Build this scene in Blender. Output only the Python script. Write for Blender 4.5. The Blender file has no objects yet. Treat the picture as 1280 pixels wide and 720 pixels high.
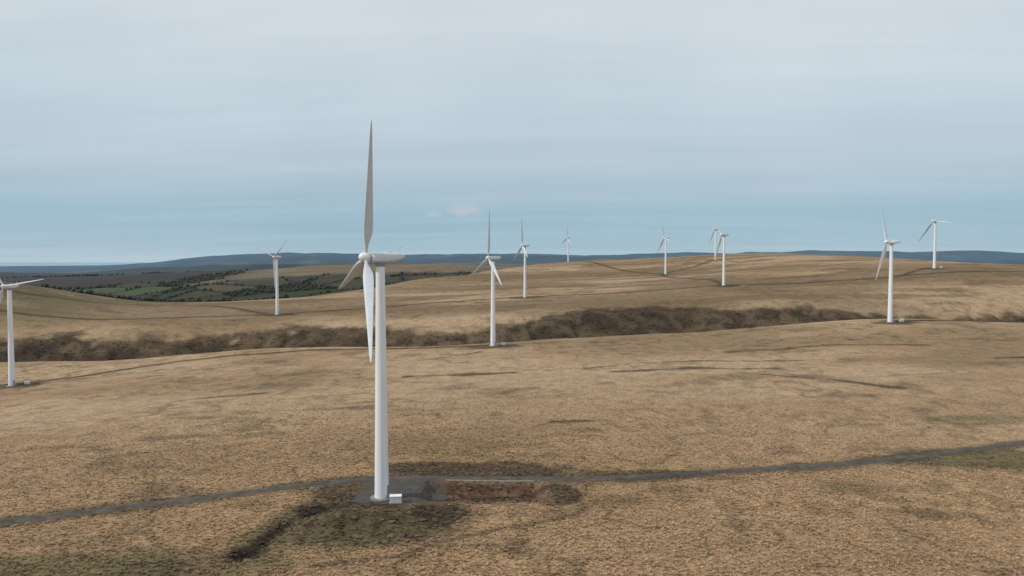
import bpy, math, random
import numpy as np
from mathutils import Matrix, Vector
random.seed(4); rng=np.random.default_rng(11)
S=bpy.context.scene
S.view_settings.view_transform='Standard'; S.view_settings.look='None'; S.view_settings.exposure=0

# ---------------------------------------------------------------- helpers
def ss(a,b,x):
    t=np.clip((x-a)/(b-a),0,1); return t*t*(3-2*t)
def hsh(i,j,s):
    v=np.sin(i*127.1+j*311.7+s*74.7)*43758.5453
    return v-np.floor(v)
def vnoise(x,y,s=0):
    i=np.floor(x);j=np.floor(y);fx=x-i;fy=y-j
    fx=fx*fx*(3-2*fx);fy=fy*fy*(3-2*fy)
    a=hsh(i,j,s);b=hsh(i+1,j,s);c=hsh(i,j+1,s);d=hsh(i+1,j+1,s)
    return (a*(1-fx)+b*fx)*(1-fy)+(c*(1-fx)+d*fx)*fy
def fbm(x,y,sc,s=0,o=4):
    r=0;a=.5;t=0
    for k in range(o):
        r=r+a*vnoise(x/sc*2**k+k*17.3,y/sc*2**k-k*9.1,s+k);t+=a;a*=.5
    return r/t
def pdist(x,y,pts):
    """distance, signed side (positive = +left of direction), param 0..1"""
    best=np.full(x.shape,1e9);sg=np.zeros(x.shape);n=len(pts)-1
    for k in range(n):
        ax,ay=pts[k];bx,by=pts[k+1];dx=bx-ax;dy=by-ay;L2=dx*dx+dy*dy
        ex=x-ax;ey=y-ay
        t=np.clip((ex*dx+ey*dy)/L2,0,1)
        d=(ex-t*dx)**2+(ey-t*dy)**2
        m=d<best
        best=np.where(m,d,best);sg=np.where(m,np.sign(dx*ey-dy*ex),sg)
    return np.sqrt(best),sg,0
def smooth_line(pts,step=2.0):
    P=[np.array(p,float) for p in pts];P=[2*P[0]-P[1]]+P+[2*P[-1]-P[-2]]
    out=[]
    for i in range(1,len(P)-2):
        n=max(2,int(np.linalg.norm(P[i+1]-P[i])/step))
        for k in range(n):
            t=k/n
            out.append(.5*((2*P[i])+(-P[i-1]+P[i+1])*t+(2*P[i-1]-5*P[i]+4*P[i+1]-P[i+2])*t*t+(-P[i-1]+3*P[i]-3*P[i+1]+P[i+2])*t**3))
    out.append(P[-2]);return np.array(out)
def masked(x,y,m,fn,fill):
    """evaluate fn only where m is true"""
    out=np.full(x.shape,float(fill))
    if m.any(): out[m]=fn(x[m],y[m])
    return out

# ---------------------------------------------------------------- survey of the site (metres)
TURB=[ # x, y, heading deg, rotor phase deg
 (-32.6,181,201,14),(-302,439,254,82),(-245,762,238,51),(-13,499,206,3),(15,844,196,-5),
 (136,1770,200,0),(256,1219,190,-20),(252,870,190,-40),(401,1443,200,-40),(284,548,166,-32),(537,930,195,97)]
CP=[(-33,181,.4),(-302,439,-15.4),(-245,762,3.3),(-13,499,2.2),(15,844,16.6),(136,1770,53),(256,1219,36),(252,870,28.6),
 (401,1443,60),(284,548,13.2),(537,930,48.8),
 (-105,150,-1.5),(105,140,.5),(0,120,0),(0,200,0),(80,205,.3),(165,238,1.0),(-118,168,-1),(60,300,.8),(-120,300,-3),(200,330,4.5),
 (60,400,2.5),(280,420,8.5),(-200,380,-8),(-364,520,-14),(-150,510,-4.5),(150,530,5.5),(450,580,12),
 (-455,655,-8),(-384,665,-5),(-219,700,1.5),(-18,700,7.5),(160,720,14),(350,730,20),(490,730,21),
 (-480,720,3),(-630,900,33),(-571,900,22),(-493,920,8),(-729,900,45),(-900,800,50),(-405,950,4),(-295,1000,8),(-226,1150,14),(-177,1350,23),
 (-70,1600,33),(60,1300,29),(121,1850,44),(306,1750,60),(469,1650,72),(590,1500,71),(693,1200,57),(875,1250,50),(1200,1300,40),(800,850,40),
 (-558,1450,-60),(-900,1350,-50),(-350,1500,-45),(-510,1750,-22),(-856,2300,6),(-1100,1700,-34),(-1190,3200,18),(-1773,3000,6),(-300,2000,0),
 (-656,2500,36),(-236,2400,42),(200,2500,30),(900,2300,10),(1500,2200,0),(600,2900,0),(-250,3000,20),
 (0,-300,-8),(500,-300,-10),(-500,-300,-15),(-500,150,-20),(500,200,3),(700,500,15),(-800,400,-10),(0,0,0),(0,-1500,-40),(1500,0,-20),(-1500,0,-40),(2500,1500,-20),(-2500,1500,-30)]
CP=np.array(CP,float)
def kern(r2): 
    return .5*r2*np.log(np.maximum(r2,1e-12))
_X=CP[:,:2]/1000
_n=len(CP)
_r2=((_X[:,None]-_X[None])**2).sum(-1)
A=np.zeros((_n+3,_n+3));A[:_n,:_n]=kern(_r2)+np.eye(_n)*2e-5
A[:_n,_n]=1;A[:_n,_n+1:]=_X;A[_n,:_n]=1;A[_n+1:,:_n]=_X.T
W=np.linalg.solve(A,np.r_[CP[:,2],0,0,0])
def tps(x,y):
    x=x/1000;y=y/1000
    z=W[_n]+W[_n+1]*x+W[_n+2]*y
    for k in range(_n): z=z+W[k]*kern((x-_X[k,0])**2+(y-_X[k,1])**2)
    return z
RAV=smooth_line([(-900,520),(-600,560),(-413,592),(-196,612),(-60,600),(60,612),(150,640),(335,648),(455,655),(620,690),(900,720)],60)
DITCH=[(-44,179),(-48,172),(-52,160),(-54.5,150),(-56,146)]
PATHW=smooth_line([(9,183),(16.5,178),(15,169),(-3,160),(-15,153),(-22,146),(-38,141)],8)
def height(x,y):
    r=np.hypot(x,y)
    far_on=r>2600
    b=masked(x,y,r<4400,lambda X,Y:np.clip(tps(X,Y),-120,90),0)
    def farf(x,y):
        r=np.hypot(x,y)
        far=-75+60*fbm(x,y,1600,5)+40*fbm(x,y,600,9,3)-110*ss(-.15,-.75,x/np.maximum(y,500))*ss(6000,10000,r)
        rid=np.exp(-((y-6200-900*np.sin(x/1900))/800)**2)*(25+75*fbm(x,y,1100,21,3))*ss(-3500,-1500,x)
        ridm=np.exp(-((y-9200-700*np.sin(x/2300+2))/900)**2)*(45+120*fbm(x,y,1700,27,4))*ss(-4800,-2800,x)
        rid2=np.exp(-((y-14500-1200*np.sin(x/4100+1))/2200)**2)*(150+165*fbm(x,y,2100,31,4))*ss(-8200,-5000,x)
        return far+rid+ridm+rid2
    far=masked(x,y,far_on,farf,0)
    w=ss(2700,4300,r)
    h=b*(1-w)+far*w
    def rv(x,y):
        d,sg,_=pdist(x,y,RAV)
        dep=27-10*ss(150,480,x)+2*np.sin(x/60.)-4*ss(-200,-380,x)
        sig=np.where(sg>0,40,30)
        gl=np.abs(fbm(x,y*.35,46,101,3)-.5)*2
        return (dep*np.exp(-(d/sig)**2/2*(1+.2*np.sin(x/37.))))+np.where(sg>0,1,.0)*3*ss(.16,.0,gl)*np.exp(-((d-38)/24)**2)
    h=h-masked(x,y,(y>350)&(y<950)&(np.abs(x)<1500),rv,0)*ss(1500,1100,np.abs(x))
    nw=ss(200,420,r)
    h=h+(fbm(x,y,28,2,3)-.5)*1.1+(fbm(x,y,170,3,3)-.5)*3.5*nw+(fbm(x,y,600,7,3)-.5)*14*ss(1500,2500,r)
    h=h+3.6*np.exp(-(((x+37)/10)**2+((y-162)/5.5)**2))+1.6*np.exp(-(((x+25)/6)**2+((y-166)/4.5)**2))
    h=h+1.3*np.exp(-(((x-12)/4)**2+((y-185)/6)**2))
    nr_=(r<300)&(y>100)
    h=h-masked(x,y,nr_,lambda X,Y:1.5*np.exp(-(pdist(X,Y,DITCH)[0]/1.7)**2),0)
    h=h-1.6*np.exp(-(((x+54.5)/3)**2+((y-149)/3)**2))
    n5=(fbm(x,y,6,97,3)-.5)*5
    px=ss(-24,-21,x+n5)*ss(9.5,6,x+n5);h=h-2.2*px*ss(196.8,193,y)*ss(177,184,y+n5)
    pad=np.exp(-(((x+33)/8)**2+((y-184)/8)**2));h=h*(1-pad*.8)+.5*pad*.8
    return h
def h1(x,y): return float(height(np.array([float(x)]),np.array([float(y)]))[0])

MAIN=smooth_line([(-230,140),(-160,156),(-118,168),(-95,177),(-69,186),(-47,194),(-37,197.5),(-24,198.5),(-8,199.5),(13,199),(46,202),(83,209),(122,219),(149,228),(169,236),(215,254),(320,290)],2)
MAINC=MAIN[::5]
SPUR=smooth_line([(-24,198.5),(-25,192),(-27,186),(-30,183.5)],1)
FARTR=[smooth_line(p,6) for p in [
 [(-460,400),(-370,425),(-302,446),(-272,460),(-217,502),(-118,516),(-44,504),(-13,505)],
 [(-520,740),(-400,730),(-300,752),(-245,770),(-150,800),(-60,830),(15,850),(120,850),(190,858),(252,877),(320,872),(390,868),(470,880),(620,900),(900,930)],
 [(252,877),(262,960),(240,1080),(256,1225),(330,1330),(401,1450)],
 [(470,880),(500,910),(537,936)],
 [(256,1225),(200,1400),(170,1600),(136,1776)],
 [(284,556),(340,560),(420,575),(560,640)],
 [(-260,770),(-330,850),(-400,890),(-520,860),(-620,840)]]]
STREAK=[([(54,380),(95,384),(137,378)],3.2),([(-55,386),(-25,383),(0,388)],2.8),([(125,362),(150,345),(173,323)],2.2),
        ([(15,270),(37,271)],1.6),([(-20,470),(-60,440)],1.2),([(220,470),(300,455),(360,460)],2.4),([(40,395),(90,410),(160,400)],1.0),
        ([(-150,345),(-120,352)],1.4),([(130,440),(200,452),(250,440)],2.0),([(260,390),(330,400)],2.)]
def masks(x,y):
    r=np.hypot(x,y)
    n1=fbm(x,y,12,41,4);n2=fbm(x,y,60,43,4);n3=fbm(x,y,3,47,3)
    D=np.zeros(x.shape);G=np.zeros(x.shape);R=np.zeros(x.shape)
    zone=(y>450)&(y<900)&(np.abs(x)<1200)
    sd=masked(x,y,zone,lambda X,Y:(lambda q:q[0]*q[1])(pdist(X,Y,RAV)),1e4)
    wid=74+12*np.sin(x/90.)-22*ss(150,500,x)-12*ss(-180,-350,x)
    rv=ss(-30,-5,sd)*ss(wid+9,wid-9,sd+(n2-.5)*45+(n1-.5)*34)
    D=np.maximum(D,rv*(.80+.20*ss(.35,.6,n1))*(1-.35*ss(520,700,x)))
    near=(r<420)&(y>90)
    d=masked(x,y,near,lambda X,Y:pdist(X,Y,MAINC)[0],1e4)
    D=np.maximum(D,ss(5.2,2.0,d+(n1-.5)*6)*.62)
    e=((x+5)/30)**2+((y-207)/8)**2
    D=np.maximum(D,ss(1.3,.5,e+(n1-.5)*2.2)*.85)
    e=((x+34)/25)**2+((y-168)/16)**2
    D=np.maximum(D,ss(1.35,.7,e+(n1-.5)*1.9)*(.35+.65*ss(.42,.58,n3*.4+n1*.6)))
    e=((x+17)/8)**2+((y-172)/11)**2
    D=np.maximum(D,ss(1.3,.5,e+(n1-.5)*1.2)*.95)
    e=((x-11)/7)**2+((y-184)/9)**2
    D=np.maximum(D,ss(1.3,.5,e+(n1-.5)*1.4)*.85)
    e=((x+36)/15)**2+((y-186)/12)**2
    D=np.maximum(D,ss(1.3,.6,e+(n1-.5)*1.2)*.8)
    d=masked(x,y,near,lambda X,Y:pdist(X,Y,DITCH)[0],1e4);D=np.maximum(D,ss(3.0,1.2,d+(n1-.5)*3.5)*.9)
    G=np.maximum(G,ss(8,4.5,d+(n1-.5)*4)*.5)
    e=((x+54.5)/4.5)**2+((y-149)/4.5)**2;D=np.maximum(D,ss(1.3,.6,e))
    d=masked(x,y,near,lambda X,Y:pdist(X,Y,PATHW)[0],1e4);D=np.maximum(D,ss(1.8,.6,d+(n1-.5)*1.5)*.6)
    for p,w in STREAK:
        d=masked(x,y,(r<520)&(y>90),lambda X,Y:pdist(X,Y,p)[0],1e4);D=np.maximum(D,ss(w*1.8,w*.5,d+(n1-.5)*w*3)*.8)
    ch=np.abs(fbm(x,y,34,111,4)-.5)+.06*ss(.42,.6,fbm(x,y,120,113,2))
    ch2=np.abs(fbm(x,y*1.3,70,117,4)-.5)
    lw=.004+.000014*r
    D=np.maximum(D,ss(lw*2.2,lw*.6,ch)*.40*(r<700))
    D=np.maximum(D,ss(lw*1.8,lw*.5,ch2)*.36*(r<1500)*ss(.45,.55,n2))
    D=np.maximum(D,ss(.66,.80,fbm(x,y*1.6,30,121,4))*.40*(r<1800))
    for q in TURB[1:]:
        k=ss(1.2,.5,((x-q[0])/22)**2+((y-q[1]+2)/13)**2+(n1-.5)*1.6)
        D=np.maximum(D,k*.75)
    for p in FARTR:
        a,b_=p.min(0)-20,p.max(0)+20
        d=masked(x,y,(x>a[0])&(x<b_[0])&(y>a[1])&(y<b_[1]),lambda X,Y:pdist(X,Y,p[::8])[0],1e4);D=np.maximum(D,ss(8,3,d+(n1-.5)*8)*.5)
    n5=(fbm(x,y,6,97,3)-.5)*5
    R=ss(-25,-21,x+n5)*ss(10,6,x+n5)*ss(198,195,y+n5*.4)*ss(175,180,y+n5)
    D=np.maximum(D*(1-R*.75),R*ss(.45,.65,n3*.6+n1*.4)*.6)
    G=np.maximum(G,ss(1.2,.3,((x-150)/42)**2+((y-215)/11)**2+(n1-.5)*1.3)*.8)
    G=np.maximum(G,ss(1.2,.4,((x-30)/32)**2+((y-203)/4.5)**2+(n1-.5)*1.2)*.75)
    G=np.maximum(G,ss(1.3,.4,((x+80)/36)**2+((y-143)/9)**2+(n1-.5)*1.5)*.7)
    G=np.maximum(G,ss(1.3,.4,((x+37)/22)**2+((y-163)/15)**2+(n1-.5)*1.5)*.75)
    G=np.maximum(G,ss(1.3,.4,((x-170)/22)**2+((y-266)/7)**2+(n1-.5)*1.5)*.5)
    G=np.maximum(G,ss(-400,-520,x)*ss(640,760,y)*ss(1600,1200,y)*.75*ss(.25,.5,n2))
    return D,G,R
NS=520
seeds=np.c_[rng.uniform(-3600,600,NS),rng.uniform(1000,4300,NS)]
def fields(x,y):
    x=x+25*np.sin(y/170.);y=y*1.0+20*np.sin(x/210.)
    b1=np.full(x.shape,1e18);b2=b1.copy();idx=np.zeros(x.shape,int)
    for k in range(NS):
        d=(x-seeds[k,0])**2+((y-seeds[k,1])*.8)**2
        m=d<b1
        b2=np.where(m,b1,np.minimum(b2,d));b1=np.where(m,d,b1);idx=np.where(m,k,idx)
    return idx,np.sqrt(b2)-np.sqrt(b1)
EX=[-4000,-1500,-630,-493,-405,-295,-226,-177,-100,0,150,400,900,4000]
EY=[900,950,960,960,985,1060,1210,1420,1700,2050,2300,2350,2300,2300]
def farm(x,y):
    n=fbm(x,y,90,61,3)-.5
    f=ss(-20,50,y-np.interp(x,EX,EY)+n*90)
    moor2=ss(2050,2300,y+n*300)*ss(-1000,-780,x+n*200)*(1-ss(3200,3700,y))
    heath=ss(.47,.55,fbm(x,y,600,67,3)+ss(-900,-1700,x)*.08)*ss(1300,1700,y)*.9
    return f,moor2,heath
WOOD=np.random.default_rng(8).random(NS)<.18
def ground_color(x,y):
    r=np.hypot(x,y)
    c=lambda a:np.array(a)[None,:]
    n=fbm(x,y*1.8,140,71,4)[:,None];nn=fbm(x,y,22,73,4)[:,None];nf=fbm(x,y,4,79,3)[:,None]
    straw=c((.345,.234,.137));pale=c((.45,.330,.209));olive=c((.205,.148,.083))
    col=straw*(.82+.38*nn)
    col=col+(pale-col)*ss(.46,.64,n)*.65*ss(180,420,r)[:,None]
    col=col+(olive-col)*ss(.50,.32,n)*.55
    col=col+(olive*.85-col)*(ss(.55,.70,nn)*.5*ss(.4,.6,nf))
    st=fbm(x,y*3.2,90,83,4)[:,None];st2=fbm(x,y*2.,300,85,4)[:,None]
    fw=ss(640,760,y)[:,None]
    col=col*(1-fw*.06)
    col=col+(c((.13,.090,.052))-col)*ss(.52,.64,st)*.6*fw
    col=col+(c((.16,.115,.065))-col)*ss(.50,.62,st2)*.65*fw
    D,G,R=masks(x,y)
    fl,m2,he=farm(x,y)
    g=c((.115,.103,.052))*(.8+.4*nn)
    dk=c((.056,.042,.029))*(.65+.7*nn)
    ru=c((.115,.070,.050))*(.6+.8*nf)
    col=col+(g-col)*G[:,None]
    col=col+(dk-col)*D[:,None]
    col=col+(ru-col)*(R*(1-D*.7))[:,None]
    m=(fl>0)&(r<5200)&(y>0)
    fc=np.zeros((len(x),3));
    if m.any():
        idx,e=fields(x[m],y[m])
        pal=np.array([(.050,.062,.034),(.062,.078,.040),(.058,.052,.034),(.080,.102,.048),(.100,.086,.056),(.038,.038,.027),(.066,.062,.040)])  # field colours kept dark: cloud shadow over the valley is painted in
        rr=np.random.default_rng(5).integers(0,len(pal),NS)
        ff=pal[rr[idx]]*.85
        ff=np.where(WOOD[idx][:,None],np.array([[.022,.028,.018]]),ff)
        ff=np.where((e<9)[:,None],np.array([[.018,.022,.015]]),ff)
        fc[m]=ff
    fc=np.where((r>=5200)[:,None],c((.07,.08,.045))*(.15+1.7*ss(.35,.65,fbm(x,y,420,131,3))[:,None]),fc)
    fc=fc+(c((.048,.036,.028))*(.7+.6*st)-fc)*he[:,None]
    fc=fc+(c((.19,.14,.085))*(.6+.8*st)-fc)*m2[:,None]
    col=col*(1-fl[:,None])+fc*fl[:,None]
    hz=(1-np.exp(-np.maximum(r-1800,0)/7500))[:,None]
    col=col*(1-hz)+c((.088,.152,.215))*hz  # aerial haze painted into the ground colour, bluer with distance from origin
    return col

# ---------------------------------------------------------------- materials
def newmat(name):
    m=bpy.data.materials.new(name);m.use_nodes=True
    nt=m.node_tree;b=nt.nodes['Principled BSDF'];return m,nt,b
def N(nt,t,**k):
    n=nt.nodes.new(t)
    for a,v in k.items(): setattr(n,a,v)
    return n
def math_(nt,op,a,b=None,clamp=False):
    n=N(nt,'ShaderNodeMath',operation=op,use_clamp=clamp)
    for i,v in enumerate((a,b)):
        if v is None: continue
        if isinstance(v,(int,float)): n.inputs[i].default_value=v
        else: nt.links.new(v,n.inputs[i])
    return n.outputs[0]
def noise(nt,vec,scale,detail=4,rough=.55):
    n=N(nt,'ShaderNodeTexNoise');n.inputs['Scale'].default_value=scale;n.inputs['Detail'].default_value=detail;n.inputs['Roughness'].default_value=rough
    if vec is not None: nt.links.new(vec,n.inputs['Vector'])
    return n.outputs['Fac']
def ramp(nt,fac,stops):
    n=N(nt,'ShaderNodeValToRGB');cr=n.color_ramp
    while len(cr.elements)<len(stops): cr.elements.new(.5)
    for e,(p,c) in zip(cr.elements,stops):
        e.position=p;e.color=(*c,1) if len(c)==3 else c
    nt.links.new(fac,n.inputs[0]);return n.outputs[0]
def mixc(nt,mode,fac,a,b):
    n=N(nt,'ShaderNodeMix',data_type='RGBA',blend_type=mode)
    for i,v in ((0,fac),(6,a),(7,b)):
        if isinstance(v,(int,float)): n.inputs[i].default_value=v
        elif isinstance(v,tuple): n.inputs[i].default_value=(*v,1)
        else: nt.links.new(v,n.inputs[i])
    return n.outputs[2]
mg,nt,b=newmat('moorland')
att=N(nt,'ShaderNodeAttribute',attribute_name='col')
co=N(nt,'ShaderNodeTexCoord').outputs['Object']
f1=noise(nt,co,.75,5,.74);f2=noise(nt,co,.13,5,.68)
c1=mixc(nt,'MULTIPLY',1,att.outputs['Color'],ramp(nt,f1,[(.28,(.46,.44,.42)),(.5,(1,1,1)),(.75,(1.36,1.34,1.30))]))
c1=mixc(nt,'MULTIPLY',1,c1,ramp(nt,f2,[(.3,(.70,.69,.68)),(.52,(1,1,1)),(.75,(1.18,1.16,1.14))]))
nt.links.new(c1,b.inputs['Base Color']);b.inputs['Roughness'].default_value=.95;b.inputs['Specular IOR Level'].default_value=.1
bp=N(nt,'ShaderNodeBump');bp.inputs['Strength'].default_value=.9;bp.inputs['Distance'].default_value=.7
nt.links.new(f1,bp.inputs['Height']);nt.links.new(bp.outputs[0],b.inputs['Normal'])
def tuftmat(name,lo,hi,mul):
    m,nt,b=newmat(name)
    a=N(nt,'ShaderNodeAttribute',attribute_name='col',attribute_type='INSTANCER')
    oi=N(nt,'ShaderNodeObjectInfo')
    c=mixc(nt,'MULTIPLY',1,a.outputs['Color'],ramp(nt,oi.outputs['Random'],[(0,lo),(1,hi)]))
    c=mixc(nt,'MULTIPLY',1,c,mul)
    nt.links.new(c,b.inputs['Base Color']);b.inputs['Roughness'].default_value=.9;b.inputs['Specular IOR Level'].default_value=.15
    return m
mt=tuftmat('dry_grass',(.85,.84,.82),(1.45,1.43,1.38),(1.24,1.24,1.24))
ms=tuftmat('heather',(.75,.74,.7),(1.35,1.32,1.25),(1.1,1.1,1.1))
mw,nt,b=newmat('tree_foliage')
oi=N(nt,'ShaderNodeObjectInfo');nt.links.new(ramp(nt,oi.outputs['Random'],[(0,(.026,.032,.022)),(.6,(.038,.044,.030)),(1,(.055,.05,.037))]),b.inputs['Base Color']);b.inputs['Roughness'].default_value=.9
mr,nt,b=newmat('gravel_track')
co=N(nt,'ShaderNodeTexCoord').outputs['Object']
nt.links.new(mixc(nt,'MULTIPLY',1,ramp(nt,noise(nt,co,.35,5),[(.3,(.062,.055,.047)),(.7,(.125,.112,.096))]),ramp(nt,noise(nt,co,6,3),[(.3,(.8,.8,.8)),(.7,(1.2,1.2,1.2))])),b.inputs['Base Color']);b.inputs['Roughness'].default_value=1;b.inputs['Specular IOR Level'].default_value=.08
mrf,nt,b=newmat('peaty_track')
co=N(nt,'ShaderNodeTexCoord').outputs['Object']
nt.links.new(ramp(nt,noise(nt,co,.06,5),[(.3,(.035,.029,.022)),(.7,(.095,.075,.055))]),b.inputs['Base Color']);b.inputs['Roughness'].default_value=1;b.inputs['Specular IOR Level'].default_value=.05
mp_,nt,b=newmat('hardstanding_gravel')
co=N(nt,'ShaderNodeTexCoord').outputs['Object']
nt.links.new(mixc(nt,'MIX',ramp(nt,noise(nt,co,.22,5,.7),[(.45,(0,0,0)),(.62,(1,1,1))]),ramp(nt,noise(nt,co,.9,6,.7),[(.3,(.052,.050,.048)),(.7,(.110,.106,.10))]),(.085,.068,.048)),b.inputs['Base Color']);b.inputs['Roughness'].default_value=1;b.inputs['Specular IOR Level'].default_value=.08
mwh,nt,b=newmat('turbine_paint')
co=N(nt,'ShaderNodeTexCoord').outputs['Object']
mpg=N(nt,'ShaderNodeMapping');mpg.inputs['Scale'].default_value=(1,1,.06);nt.links.new(co,mpg.inputs[0])
nt.links.new(ramp(nt,noise(nt,mpg.outputs[0],1.3,5),[(.3,(.70,.72,.74)),(.6,(.79,.805,.82))]),b.inputs['Base Color'])
b.inputs['Roughness'].default_value=.45
mbl,nt,b=newmat('blade_gelcoat')
co=N(nt,'ShaderNodeTexCoord').outputs['Object']
nt.links.new(ramp(nt,noise(nt,co,.5,4),[(.3,(.50,.54,.57)),(.7,(.60,.63,.66))]),b.inputs['Base Color']);b.inputs['Roughness'].default_value=.4
mna,nt,b=newmat('nacelle_shell')
co=N(nt,'ShaderNodeTexCoord').outputs['Object']
nt.links.new(ramp(nt,noise(nt,co,.8,5),[(.3,(.56,.59,.62)),(.7,(.66,.68,.70))]),b.inputs['Base Color']);b.inputs['Roughness'].default_value=.45
mgr,nt,b=newmat('grey_steel');co=N(nt,'ShaderNodeTexCoord').outputs['Object']
nt.links.new(ramp(nt,noise(nt,co,3,3),[(.3,(.16,.17,.18)),(.7,(.26,.27,.28))]),b.inputs['Base Color']);b.inputs['Roughness'].default_value=.5
mcn,nt,b=newmat('concrete');co=N(nt,'ShaderNodeTexCoord').outputs['Object']
nt.links.new(ramp(nt,noise(nt,co,1.5,5),[(.3,(.15,.14,.13)),(.7,(.27,.255,.235))]),b.inputs['Base Color']);b.inputs['Roughness'].default_value=.9

def npmesh(name,V,F,mat=None,smooth=True):
    me=bpy.data.meshes.new(name);V=np.asarray(V,np.float32);F=np.asarray(F,np.int32)
    me.vertices.add(len(V));me.vertices.foreach_set('co',V.ravel())
    k=F.shape[1];me.loops.add(F.size);me.loops.foreach_set('vertex_index',F.ravel())
    me.polygons.add(len(F));me.polygons.foreach_set('loop_start',np.arange(0,F.size,k,dtype=np.int32))
    try: me.polygons.foreach_set('loop_total',np.full(len(F),k,np.int32))
    except Exception: pass
    if smooth: me.polygons.foreach_set('use_smooth',np.ones(len(F),bool))
    me.update(calc_edges=True)
    if mat: me.materials.append(mat)
    return me
def obj(name,me,parent=None):
    o=bpy.data.objects.new(name,me);S.collection.objects.link(o)
    if parent: o.parent=parent
    return o
# ---------------------------------------------------------------- terrain
ang=np.r_[np.arange(-42,42,.15),np.arange(42,318,4.)]
ang=np.radians(ang)
r1=[2.]
while r1[-1]<90:r1.append(r1[-1]*1.06)
while r1[-1]<300:r1.append(r1[-1]*(1.0045))
while r1[-1]<3200:r1.append(r1[-1]*(1.0062))
while r1[-1]<26000:r1.append(r1[-1]*1.018)
rad=np.array(r1)
RR,AA=np.meshgrid(rad,ang,indexing='ij')
X=(RR*np.sin(AA)).ravel();Y=(RR*np.cos(AA)).ravel()
Z=height(X,Y)
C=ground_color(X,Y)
nr,na=len(rad),len(ang)
ii,jj=np.meshgrid(np.arange(nr-1),np.arange(na),indexing='ij')
j2=(jj+1)%na
F=np.stack([ii*na+jj,ii*na+j2,(ii+1)*na+j2,(ii+1)*na+jj],-1).reshape(-1,4)
F=F[:,::-1]
me=npmesh('terrain',np.c_[X,Y,Z],F,mg)
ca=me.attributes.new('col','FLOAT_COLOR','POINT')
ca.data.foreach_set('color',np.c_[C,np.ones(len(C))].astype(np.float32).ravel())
terrain=obj('terrain',me)
n=96;a=np.linspace(0,2*np.pi,n,endpoint=False)
V=[(0,0,-190)]+[(90000*math.cos(t),90000*math.sin(t),-190) for t in a]
ms_,nt,b=newmat('sea_water')
co=N(nt,'ShaderNodeTexCoord').outputs['Object']
nt.links.new(ramp(nt,noise(nt,co,.0004,3),[(.3,(.20,.33,.42)),(.7,(.26,.39,.48))]),b.inputs['Base Color']);b.inputs['Roughness'].default_value=.6
obj('sea',npmesh('sea',V,[(0,1+k,1+(k+1)%n) for k in range(n)],ms_,False))

# ---------------------------------------------------------------- tracks
def strip(name,line,w,mat,off,jit=.25):
    line=np.asarray(line);T=np.gradient(line,axis=0);T/=np.linalg.norm(T,axis=1)[:,None]
    Nn=np.c_[-T[:,1],T[:,0]]
    s=np.arange(len(line))
    V=[];cols=5
    for k in range(cols):
        u=(k/(cols-1)-.5)*2
        wj=w/2*(1+jit*(fbm(s*1.0,s*0+k*0+(1 if u>0 else 7),3.5,91,3)-.5)*2)
        P=line+Nn*(u*wj)[:,None]
        z=height(P[:,0],P[:,1])+off*(1-.85*abs(u)**3)
        V.append(np.c_[P,z])
    V=np.stack(V,1).reshape(-1,3)
    F=[(i*cols+k,(i+1)*cols+k,(i+1)*cols+k+1,i*cols+k+1) for i in range(len(line)-1) for k in range(cols-1)]
    F=np.array(F)[:,::-1]
    return obj(name,npmesh(name,V,F,mat))
strip('gravel_track',MAIN,3.9,mr,.12,.4)
strip('gravel_track',SPUR,6.5,mp_,.16)
for p in FARTR: strip('moorland_track',p,3.0,mrf,.25,.5)
def apron(name,cx,cy,rx,ry,mat,off=.2):
    V=[(cx,cy,h1(cx,cy)+off)];n=64;rings=6
    for q in range(1,rings+1):
        for k in range(n):
            t=2*math.pi*k/n;f=q/rings
            sx=abs(math.cos(t))**.6*math.copysign(1,math.cos(t));sy=abs(math.sin(t))**.6*math.copysign(1,math.sin(t))
            jj=1+.07*math.sin(3*t+cx)+.04*math.sin(7*t)+.04*math.sin(17*t+1)+.03*math.sin(29*t)
            x=cx+rx*f*sx*jj;y=cy+ry*f*sy*jj
            V.append((x,y,h1(x,y)+off*(1-f**6*.9)))
    me=bpy.data.meshes.new(name);Fs=[(0,1+k,1+(k+1)%n) for k in range(n)]
    for q in range(rings-1):
        for k in range(n):
            a=1+q*n+k;b_=1+q*n+(k+1)%n;Fs.append((a,a+n,b_+n,b_))
    me.from_pydata(V,[],Fs);me.materials.append(mat);return obj(name,me)
apron('hardstanding',-28.5,187.5,11,11,mp_,.2)
for q in (TURB[1],TURB[3],TURB[9],TURB[2]): apron('hardstanding',q[0]+7,q[1]+1,9,4,mrf,.4)
strip('gravel_bank',smooth_line([(-18,197.2),(-5,197.4),(6,197)],1.5),.8,mcn,.2,.8)

# ---------------------------------------------------------------- wind turbines
def lathe(prof,n=40,axis='z'):
    V=[];F=[]
    for (r,z) in prof:
        for k in range(n):
            t=2*math.pi*k/n;V.append((r*math.cos(t),r*math.sin(t),z))
    for i in range(len(prof)-1):
        for k in range(n):
            F.append((i*n+k,i*n+(k+1)%n,(i+1)*n+(k+1)%n,(i+1)*n+k))
    if axis=='x': V=[(z,x,y) for (x,y,z) in V]
    return V,F
def pyobj(name,V,F,mat,smooth=True,parent=None):
    me=bpy.data.meshes.new(name);me.from_pydata(V,[],F)
    if smooth:
        for p in me.polygons:p.use_smooth=True
    for m in (mat if isinstance(mat,list) else [mat]): me.materials.append(m)
    return me
def boxvf(x0,x1,y0,y1,z0,z1,off=0):
    V=[(x0,y0,z0),(x1,y0,z0),(x1,y1,z0),(x0,y1,z0),(x0,y0,z1),(x1,y0,z1),(x1,y1,z1),(x0,y1,z1)]
    F=[(0,3,2,1),(4,5,6,7),(0,1,5,4),(1,2,6,5),(2,3,7,6),(3,0,4,7)]
    return V,[tuple(i+off for i in f) for f in F]
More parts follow.
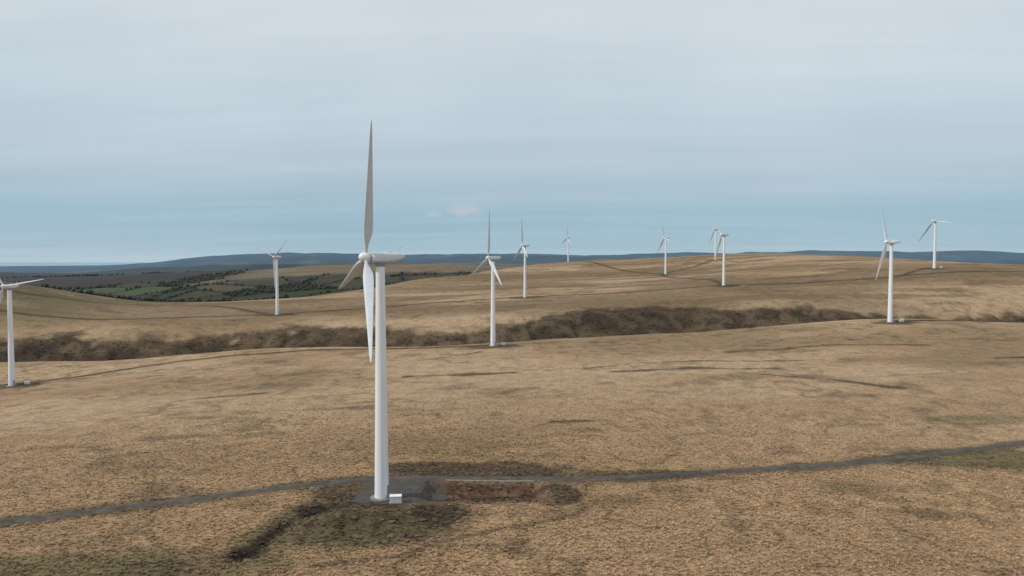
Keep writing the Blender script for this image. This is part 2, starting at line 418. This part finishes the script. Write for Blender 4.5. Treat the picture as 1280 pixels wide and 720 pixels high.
HUB=60.
def rad_at(z): return 1.80-.70*(z/58.4)**.9
pr=[(rad_at(z),z) for z in np.linspace(0,58.4,13)]
V,F=lathe(pr,48)
for z in (19.5,39.0):
    r_=rad_at(z);v_,f_=lathe([(r_-.05,z-.05),(r_+.012,z-.05),(r_+.012,z+.05),(r_-.05,z+.05)],48);F+=[tuple(i+len(V) for i in f) for f in f_];V+=v_
tower_me=pyobj('tower',V,F,mwh)
V,F=lathe([(2.9,-1.5),(2.9,.18),(2.8,.25),(1.6,.26)],48);plinth_me=pyobj('foundation',V,F,mcn,False)
secs=[(2.35,.85,.85,0),(2.2,1.1,1.08,0),(1.2,1.25,1.25,.0),(-1.0,1.3,1.32,.05),(-3.0,1.22,1.18,.12),(-4.6,1.02,.92,.24),(-5.7,.72,.60,.36),(-6.1,.38,.32,.42),(-6.15,.02,.02,.42)]
V=[];F=[];n=28
for (x,w,hh,zo) in secs:
    for k in range(n):
        t=2*math.pi*k/n;c,s_=math.cos(t),math.sin(t)
        V.append((x,w*math.copysign(abs(c)**.62,c),HUB+zo+hh*math.copysign(abs(s_)**.62,s_)))
for i in range(len(secs)-1):
    for k in range(n): F.append((i*n+k,(i+1)*n+k,(i+1)*n+(k+1)%n,i*n+(k+1)%n))
F.append(tuple(range(n)))
for bb in [(-2.6,-1.2,-.5,.5,HUB+1.2,HUB+1.48),(-5.0,-4.90,-.05,.05,HUB+.9,HUB+2.7),(-5.3,-4.6,-.05,.05,HUB+2.55,HUB+2.65),(-3.0,-2.5,-.9,-.6,HUB+1.0,HUB+1.5)]:
    v_,f_=boxvf(*bb,off=len(V));V+=v_;F+=f_
nac_me=pyobj('nacelle',V,F,mna)
V,F=lathe([(1.25,57.9),(1.25,58.5),(1.2,58.95)],32);yaw_me=pyobj('yaw_bearing',V,F,mgr)
V,F=lathe([(.95,-1.0),(1.2,-.9),(1.27,0),(1.17,.7),(.92,1.25),(.55,1.65),(.2,1.82),(.01,1.85)],28,'x');spin_me=pyobj('spinner',V,F,mwh)
V=[];F=[];n=20;st=[(.8,.62,1,0),(1.8,.62,1,0),(3,.95,.75,4),(4.5,1.6,.42,9),(6.2,2.15,.28,10),(8.5,2.25,.23,8),(12,2.0,.2,6),(16,1.7,.18,4),(20,1.4,.17,2.5),(24,1.1,.16,1.2),(28,.8,.15,.4),(31,.52,.14,0),(32.6,.26,.13,0),(33.1,.05,.12,0)]
st=[(z,c*1.18,t,w) for z,c,t,w in st]
PITCH=58
for (z,ch,th,tw) in st:
    a_=math.radians(PITCH+tw)
    for k in range(n):
        t=2*math.pi*k/n
        xc=math.cos(t)*.5;yc=math.sin(t)*.5*th
        if th<.9: yc*=(1+.55*math.cos(t))*1.0; xc-=.18*(1-th)
        xc*=ch;yc*=ch
        V.append((yc*math.cos(a_)+xc*math.sin(a_),xc*math.cos(a_)-yc*math.sin(a_),z))
for i in range(len(st)-1):
    for k in range(n): F.append((i*n+k,i*n+(k+1)%n,(i+1)*n+(k+1)%n,(i+1)*n+k))
F.append(tuple(range((len(st)-1)*n,len(st)*n)))
blade_me=pyobj('blade',V,F,mbl)
V,F=boxvf(-.5,.5,-1.85,-1.6,1.2,3.4);V2,F2=boxvf(-.8,.8,-2.9,-1.78,.3,1.12,off=8)
V3,F3=boxvf(-.8,-.74,-2.9,-2.84,1.12,2.2,off=16);V4,F4=boxvf(.74,.8,-2.9,-2.84,1.12,2.2,off=24);V5,F5=boxvf(-.8,.8,-3.6,-2.92,.3,.72,off=32)
door_me=pyobj('door_and_steps',V+V2+V3+V4+V5,F+F2+F3+F4+F5,mgr,False)
TILT=math.radians(3.5);CONE=math.radians(3.2)
for (x,y,hd,ph) in TURB:
    e=bpy.data.objects.new('wind_turbine',None);S.collection.objects.link(e)
    e.location=(x,y,h1(x,y)+.1);e.rotation_euler=(0,0,math.radians(hd));e.empty_display_size=2
    obj('tower',tower_me,e);obj('foundation',plinth_me,e);obj('nacelle',nac_me,e);obj('yaw_bearing',yaw_me,e)
    d=obj('door_and_steps',door_me,e);d.rotation_euler=(0,0,math.radians(-hd+75))
    base=Matrix.Translation((3.5,0,HUB+.15))@Matrix.Rotation(-TILT,4,'Y')
    s_=obj('spinner',spin_me,e);s_.matrix_local=base
    for k in range(3):
        bo=obj('blade_%d'%(k+1),blade_me,e)
        bo.matrix_local=base@Matrix.Rotation(-math.radians(ph+120*k),4,'X')@Matrix.Rotation(CONE,4,'Y')
def cabinet(x,y,rz,sc=1.0):
    V=[];F=[]
    def add(*b): 
        v_,f_=boxvf(*b,off=len(V));V.extend(v_);F.extend(f_)
    add(-1.6,1.6,-1.05,1.05,.22,2.15)
    me=pyobj('housing',V,F,mwh,False);e=bpy.data.objects.new('transformer_cabinet',None);S.collection.objects.link(e)
    e.location=(x,y,h1(x,y));e.rotation_euler=(0,0,rz);e.scale=(sc,sc,sc)
    o=obj('housing',me,e);bm=o.modifiers.new('b','BEVEL');bm.width=.05;bm.segments=2
    V.clear();F.clear();add(-1.9,1.9,-1.35,1.35,-.8,.215);obj('plinth',pyobj('plinth',V,F,mcn,False),e)
    V.clear();F.clear()
    V.extend([(-1.72,-1.2,2.16),(1.72,-1.2,2.16),(1.72,1.2,2.16),(-1.72,1.2,2.16),(-1.72,0,2.42),(1.72,0,2.42)]);F.extend([(0,3,2,1),(0,1,5,4),(2,3,4,5),(0,4,3),(1,2,5)])
    obj('roof',pyobj('roof',V,F,mwh,False),e)
    V.clear();F.clear()
    for xx in (-1.45,-.45,.55):
        add(xx,xx+.88,-1.09,-1.052,.35,2.0)
    for xx in (-1.35,-.35,.65):
        for z in (1.5,1.6,1.7,1.8): add(xx,xx+.68,-1.115,-1.092,z,z+.05)
    obj('doors',pyobj('doors',V,F,mna,False),e)
cabinet(-28.6,177.8,.12,.85);cabinet(293,549,.1);cabinet(-6,501,.2,.85);cabinet(-294,441,.3,.85);cabinet(546,931,.2)
# ---------------------------------------------------------------- vegetation (instanced)
def scatter(name,P,scale,col,inst,seedrot=0):
    me=bpy.data.meshes.new(name);me.vertices.add(len(P));me.vertices.foreach_set('co',P.astype(np.float32).ravel())
    a=me.attributes.new('col','FLOAT_COLOR','POINT');a.data.foreach_set('color',np.c_[col,np.ones(len(col))].astype(np.float32).ravel())
    a=me.attributes.new('sc','FLOAT_VECTOR','POINT');a.data.foreach_set('vector',scale.astype(np.float32).ravel())
    a=me.attributes.new('rot','FLOAT_VECTOR','POINT');a.data.foreach_set('vector',np.c_[rng.normal(0,.08,len(P)),rng.normal(0,.08,len(P)),rng.uniform(0,6.28,len(P))].astype(np.float32).ravel())
    o=obj(name,me)
    g=bpy.data.node_groups.new(name,'GeometryNodeTree')
    g.interface.new_socket('Geometry',in_out='INPUT',socket_type='NodeSocketGeometry');g.interface.new_socket('Geometry',in_out='OUTPUT',socket_type='NodeSocketGeometry')
    i=g.nodes.new('NodeGroupInput');ou=g.nodes.new('NodeGroupOutput');ip=g.nodes.new('GeometryNodeInstanceOnPoints')
    m2p=g.nodes.new('GeometryNodeMeshToPoints')
    oi=g.nodes.new('GeometryNodeObjectInfo');oi.inputs['Object'].default_value=inst;oi.inputs['As Instance'].default_value=True
    def na(nm):
        q=g.nodes.new('GeometryNodeInputNamedAttribute');q.data_type='FLOAT_VECTOR';q.inputs['Name'].default_value=nm;return q.outputs[0]
    g.links.new(i.outputs[0],m2p.inputs['Mesh']);g.links.new(m2p.outputs[0],ip.inputs['Points']);g.links.new(oi.outputs['Geometry'],ip.inputs['Instance'])
    g.links.new(na('sc'),ip.inputs['Scale'])
    e2=g.nodes.new('FunctionNodeEulerToRotation');g.links.new(na('rot'),e2.inputs[0]);g.links.new(e2.outputs[0],ip.inputs['Rotation'])
    g.links.new(ip.outputs[0],ou.inputs[0])
    md=o.modifiers.new('gn','NODES');md.node_group=g
    return o
def tuft():
    V=[];F=[]
    for k in range(12):
        t=random.uniform(0,6.28);r=random.uniform(0,.22);x=r*math.cos(t);y=r*math.sin(t)
        w=random.uniform(.05,.09);l=random.uniform(.25,.5);ln=random.uniform(.15,.5)
        dx,dy=math.cos(t)*ln,math.sin(t)*ln;px,py=-math.sin(t)*w,math.cos(t)*w
        b_=len(V);V+=[(x-px,y-py,-.1),(x+px,y+py,-.1),(x+dx*.4+px*.8,y+dy*.4+py*.8,l*.6),(x+dx*.4-px*.8,y+dy*.4-py*.8,l*.6),(x+dx,y+dy,l*.85)]
        F+=[(b_,b_+1,b_+2,b_+3),(b_+3,b_+2,b_+4)]
    return pyobj('grass_tuft',V,F,mt,False)
import bmesh
def blob(name,sub,amp,mat,flat=.7):
    bm=bmesh.new();bmesh.ops.create_icosphere(bm,subdivisions=sub,radius=1)
    for v_ in bm.verts:
        v_.co*=1+random.uniform(-amp,amp);v_.co.z=v_.co.z*flat+flat*.55
    me=bpy.data.meshes.new(name);bm.to_mesh(me);bm.free();me.materials.append(mat);return me
lib=bpy.data.collections.new('plant_library')
def proto(name,me):
    o=bpy.data.objects.new(name,me);lib.objects.link(o);return o
tf=proto('grass_tuft',tuft());hb=proto('heather_clump',blob('heather_clump',2,.35,ms,.6));tc=proto('tree_crown',blob('tree_crown',2,.28,mw,1.0))
def polar(n,r0,r1_,p,half=40):
    u=rng.random(n);r=(r0**p+u*(r1_**p-r0**p))**(1/p);a=np.radians(rng.uniform(-half,half,n));return r*np.sin(a),r*np.cos(a)
def onpad(x,y): return (np.abs(x+28.5)<11.3)&(np.abs(y-187.5)<11.3)
x,y=polar(105000,115,400,.7)
r=np.hypot(x,y)
dm=pdist(x,y,MAINC)[0];D,G,R=masks(x,y)
keep=(dm>2.4)&~onpad(x,y)&(np.hypot(x+32.6,y-181)>3.2)&(rng.random(len(x))>D*.7)&(rng.random(len(x))>ss(200,400,r))
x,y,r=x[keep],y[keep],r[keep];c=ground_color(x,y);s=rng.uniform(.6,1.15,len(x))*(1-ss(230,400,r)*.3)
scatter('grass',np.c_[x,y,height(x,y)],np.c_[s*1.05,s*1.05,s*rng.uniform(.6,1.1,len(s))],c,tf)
xs=[];ys=[]
for (n,a0,a1,p) in ((60000,110,330,1.3),(110000,330,900,1.6)):
    x,y=polar(n,a0,a1,p);D,G,R=masks(x,y)
    dm=pdist(x,y,MAINC)[0]
    k=(rng.random(n)<np.clip(D-.3,0,1)*.6)&(dm>2.8)&(np.hypot(x+32.6,y-181)>4)&~onpad(x,y)&~((np.hypot(x+28.3,y-177.6)<3.5))
    for p_ in FARTR: k&=pdist(x,y,p_[::6])[0]>5
    xs.append(x[k]);ys.append(y[k])
x=np.concatenate(xs);y=np.concatenate(ys);r=np.hypot(x,y)
s=rng.uniform(.2,.62,len(x))*(1+ss(300,600,r)*.35)
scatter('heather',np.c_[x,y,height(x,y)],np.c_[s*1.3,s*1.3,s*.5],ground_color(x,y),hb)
x,y=polar(80000,950,4600,1.5);f,m2,he=farm(x,y)
idx,e=fields(x,y)
k=(f>.8)&(m2<.3)&((e<7)&(rng.random(len(x))<.7)&(he<.4)|(WOOD[idx]&(rng.random(len(x))<.6)&(he<.5)))
x,y=x[k],y[k];s=rng.uniform(2.0,4.6,len(x))
scatter('woodland',np.c_[x,y,height(x,y)],np.c_[s,s,s*rng.uniform(.6,1.0,len(s))],np.tile([.03,.04,.02],(len(x),1)),tc)

# ---------------------------------------------------------------- light
SUN_EL=36;sx,sy=-.97,-.24   # horizontal direction towards the sun
L=bpy.data.lights.new('sun','SUN');L.energy=2.4;L.angle=math.radians(4);L.color=(1,.955,.90)
so=obj('sun',L)
tos=Vector((sx,sy,math.tan(math.radians(SUN_EL)))).normalized()
so.rotation_euler=tos.to_track_quat('Z','Y').to_euler()
w=bpy.data.worlds.new('World');S.world=w;w.use_nodes=True;nt=w.node_tree;bg=nt.nodes['Background']
sky=N(nt,'ShaderNodeTexSky',sky_type='NISHITA');sky.sun_disc=False;sky.sun_elevation=math.radians(SUN_EL);sky.sun_rotation=math.atan2(sx,sy)
bg.inputs['Strength'].default_value=.1
tcn=N(nt,'ShaderNodeTexCoord').outputs['Generated'];sp=N(nt,'ShaderNodeSeparateXYZ');nt.links.new(tcn,sp.inputs[0])
X_,Y_,Z_=sp.outputs
def lin(r,g,b_): 
    return tuple(((c/255)/12.92 if c/255<=.04045 else ((c/255+.055)/1.055)**2.4) for c in (r,g,b_))
veil=ramp(nt,Z_,[(0,lin(182,203,214)),(.018,lin(166,193,207)),(.06,lin(159,190,206)),(.085,lin(173,196,209)),(.12,lin(185,203,214)),(.2,lin(199,213,222)),(.36,lin(215,223,229)),(1,lin(219,226,231))])
zz=math_(nt,'ADD',math_(nt,'MAXIMUM',Z_,0),.06)
cx=math_(nt,'DIVIDE',X_,zz);cy=math_(nt,'DIVIDE',Y_,zz)
cb=N(nt,'ShaderNodeCombineXYZ');nt.links.new(math_(nt,'MULTIPLY',cx,.22),cb.inputs[0]);nt.links.new(math_(nt,'ADD',math_(nt,'MULTIPLY',cy,1.0),math_(nt,'MULTIPLY',cx,.1)),cb.inputs[1])
st1=noise(nt,cb.outputs[0],.9,6,.62)
st2=noise(nt,tcn,2.2,3,.5)
veil=mixc(nt,'MULTIPLY',1,veil,ramp(nt,st1,[(.3,(.925,.94,.955)),(.7,(1.065,1.05,1.04))]))
veil=mixc(nt,'MULTIPLY',1,veil,ramp(nt,st2,[(.3,(.94,.955,.965)),(.7,(1.06,1.045,1.035))]))
veil10=mixc(nt,'MULTIPLY',1,veil,(10.,10.,10.))
def cloud(cxx,czz,wx,wz,inp,f):
    a=math_(nt,'DIVIDE',math_(nt,'SUBTRACT',X_,cxx),wx);c=math_(nt,'DIVIDE',math_(nt,'SUBTRACT',Z_,czz),wz)
    d=math_(nt,'SQRT',math_(nt,'ADD',math_(nt,'MULTIPLY',a,a),math_(nt,'MULTIPLY',c,c)))
    mpn=N(nt,'ShaderNodeMapping');mpn.inputs['Scale'].default_value=(55,55,150);nt.links.new(tcn,mpn.inputs[0])
    nn=noise(nt,mpn.outputs[0],1,6,.65)
    m=math_(nt,'SUBTRACT',1.7,math_(nt,'ADD',d,math_(nt,'MULTIPLY',nn,1.4)))
    m=math_(nt,'MULTIPLY',math_(nt,'MULTIPLY',m,1.4,True),math_(nt,'GREATER_THAN',Y_,0))
    return mixc(nt,'MIX',math_(nt,'MULTIPLY',m,f),inp,tuple(10*q for q in lin(188,196,207)))
veil10=cloud(-.064,.0675,.028,.0105,veil10,.85)
veil10=cloud(-.108,.062,.015,.006,veil10,.6)
fin=mixc(nt,'MIX',.95,sky.outputs[0],veil10)
nt.links.new(fin,bg.inputs['Color'])

# ---------------------------------------------------------------- camera
cd=bpy.data.cameras.new('camera');cam=obj('camera',cd);cd.sensor_width=36;cd.lens=18/math.tan(math.radians(35))
cd.clip_end=200000;cd.clip_start=.5
cam.location=(0,0,60);cam.rotation_euler=(math.radians(90-2.19),0,0);S.camera=cam
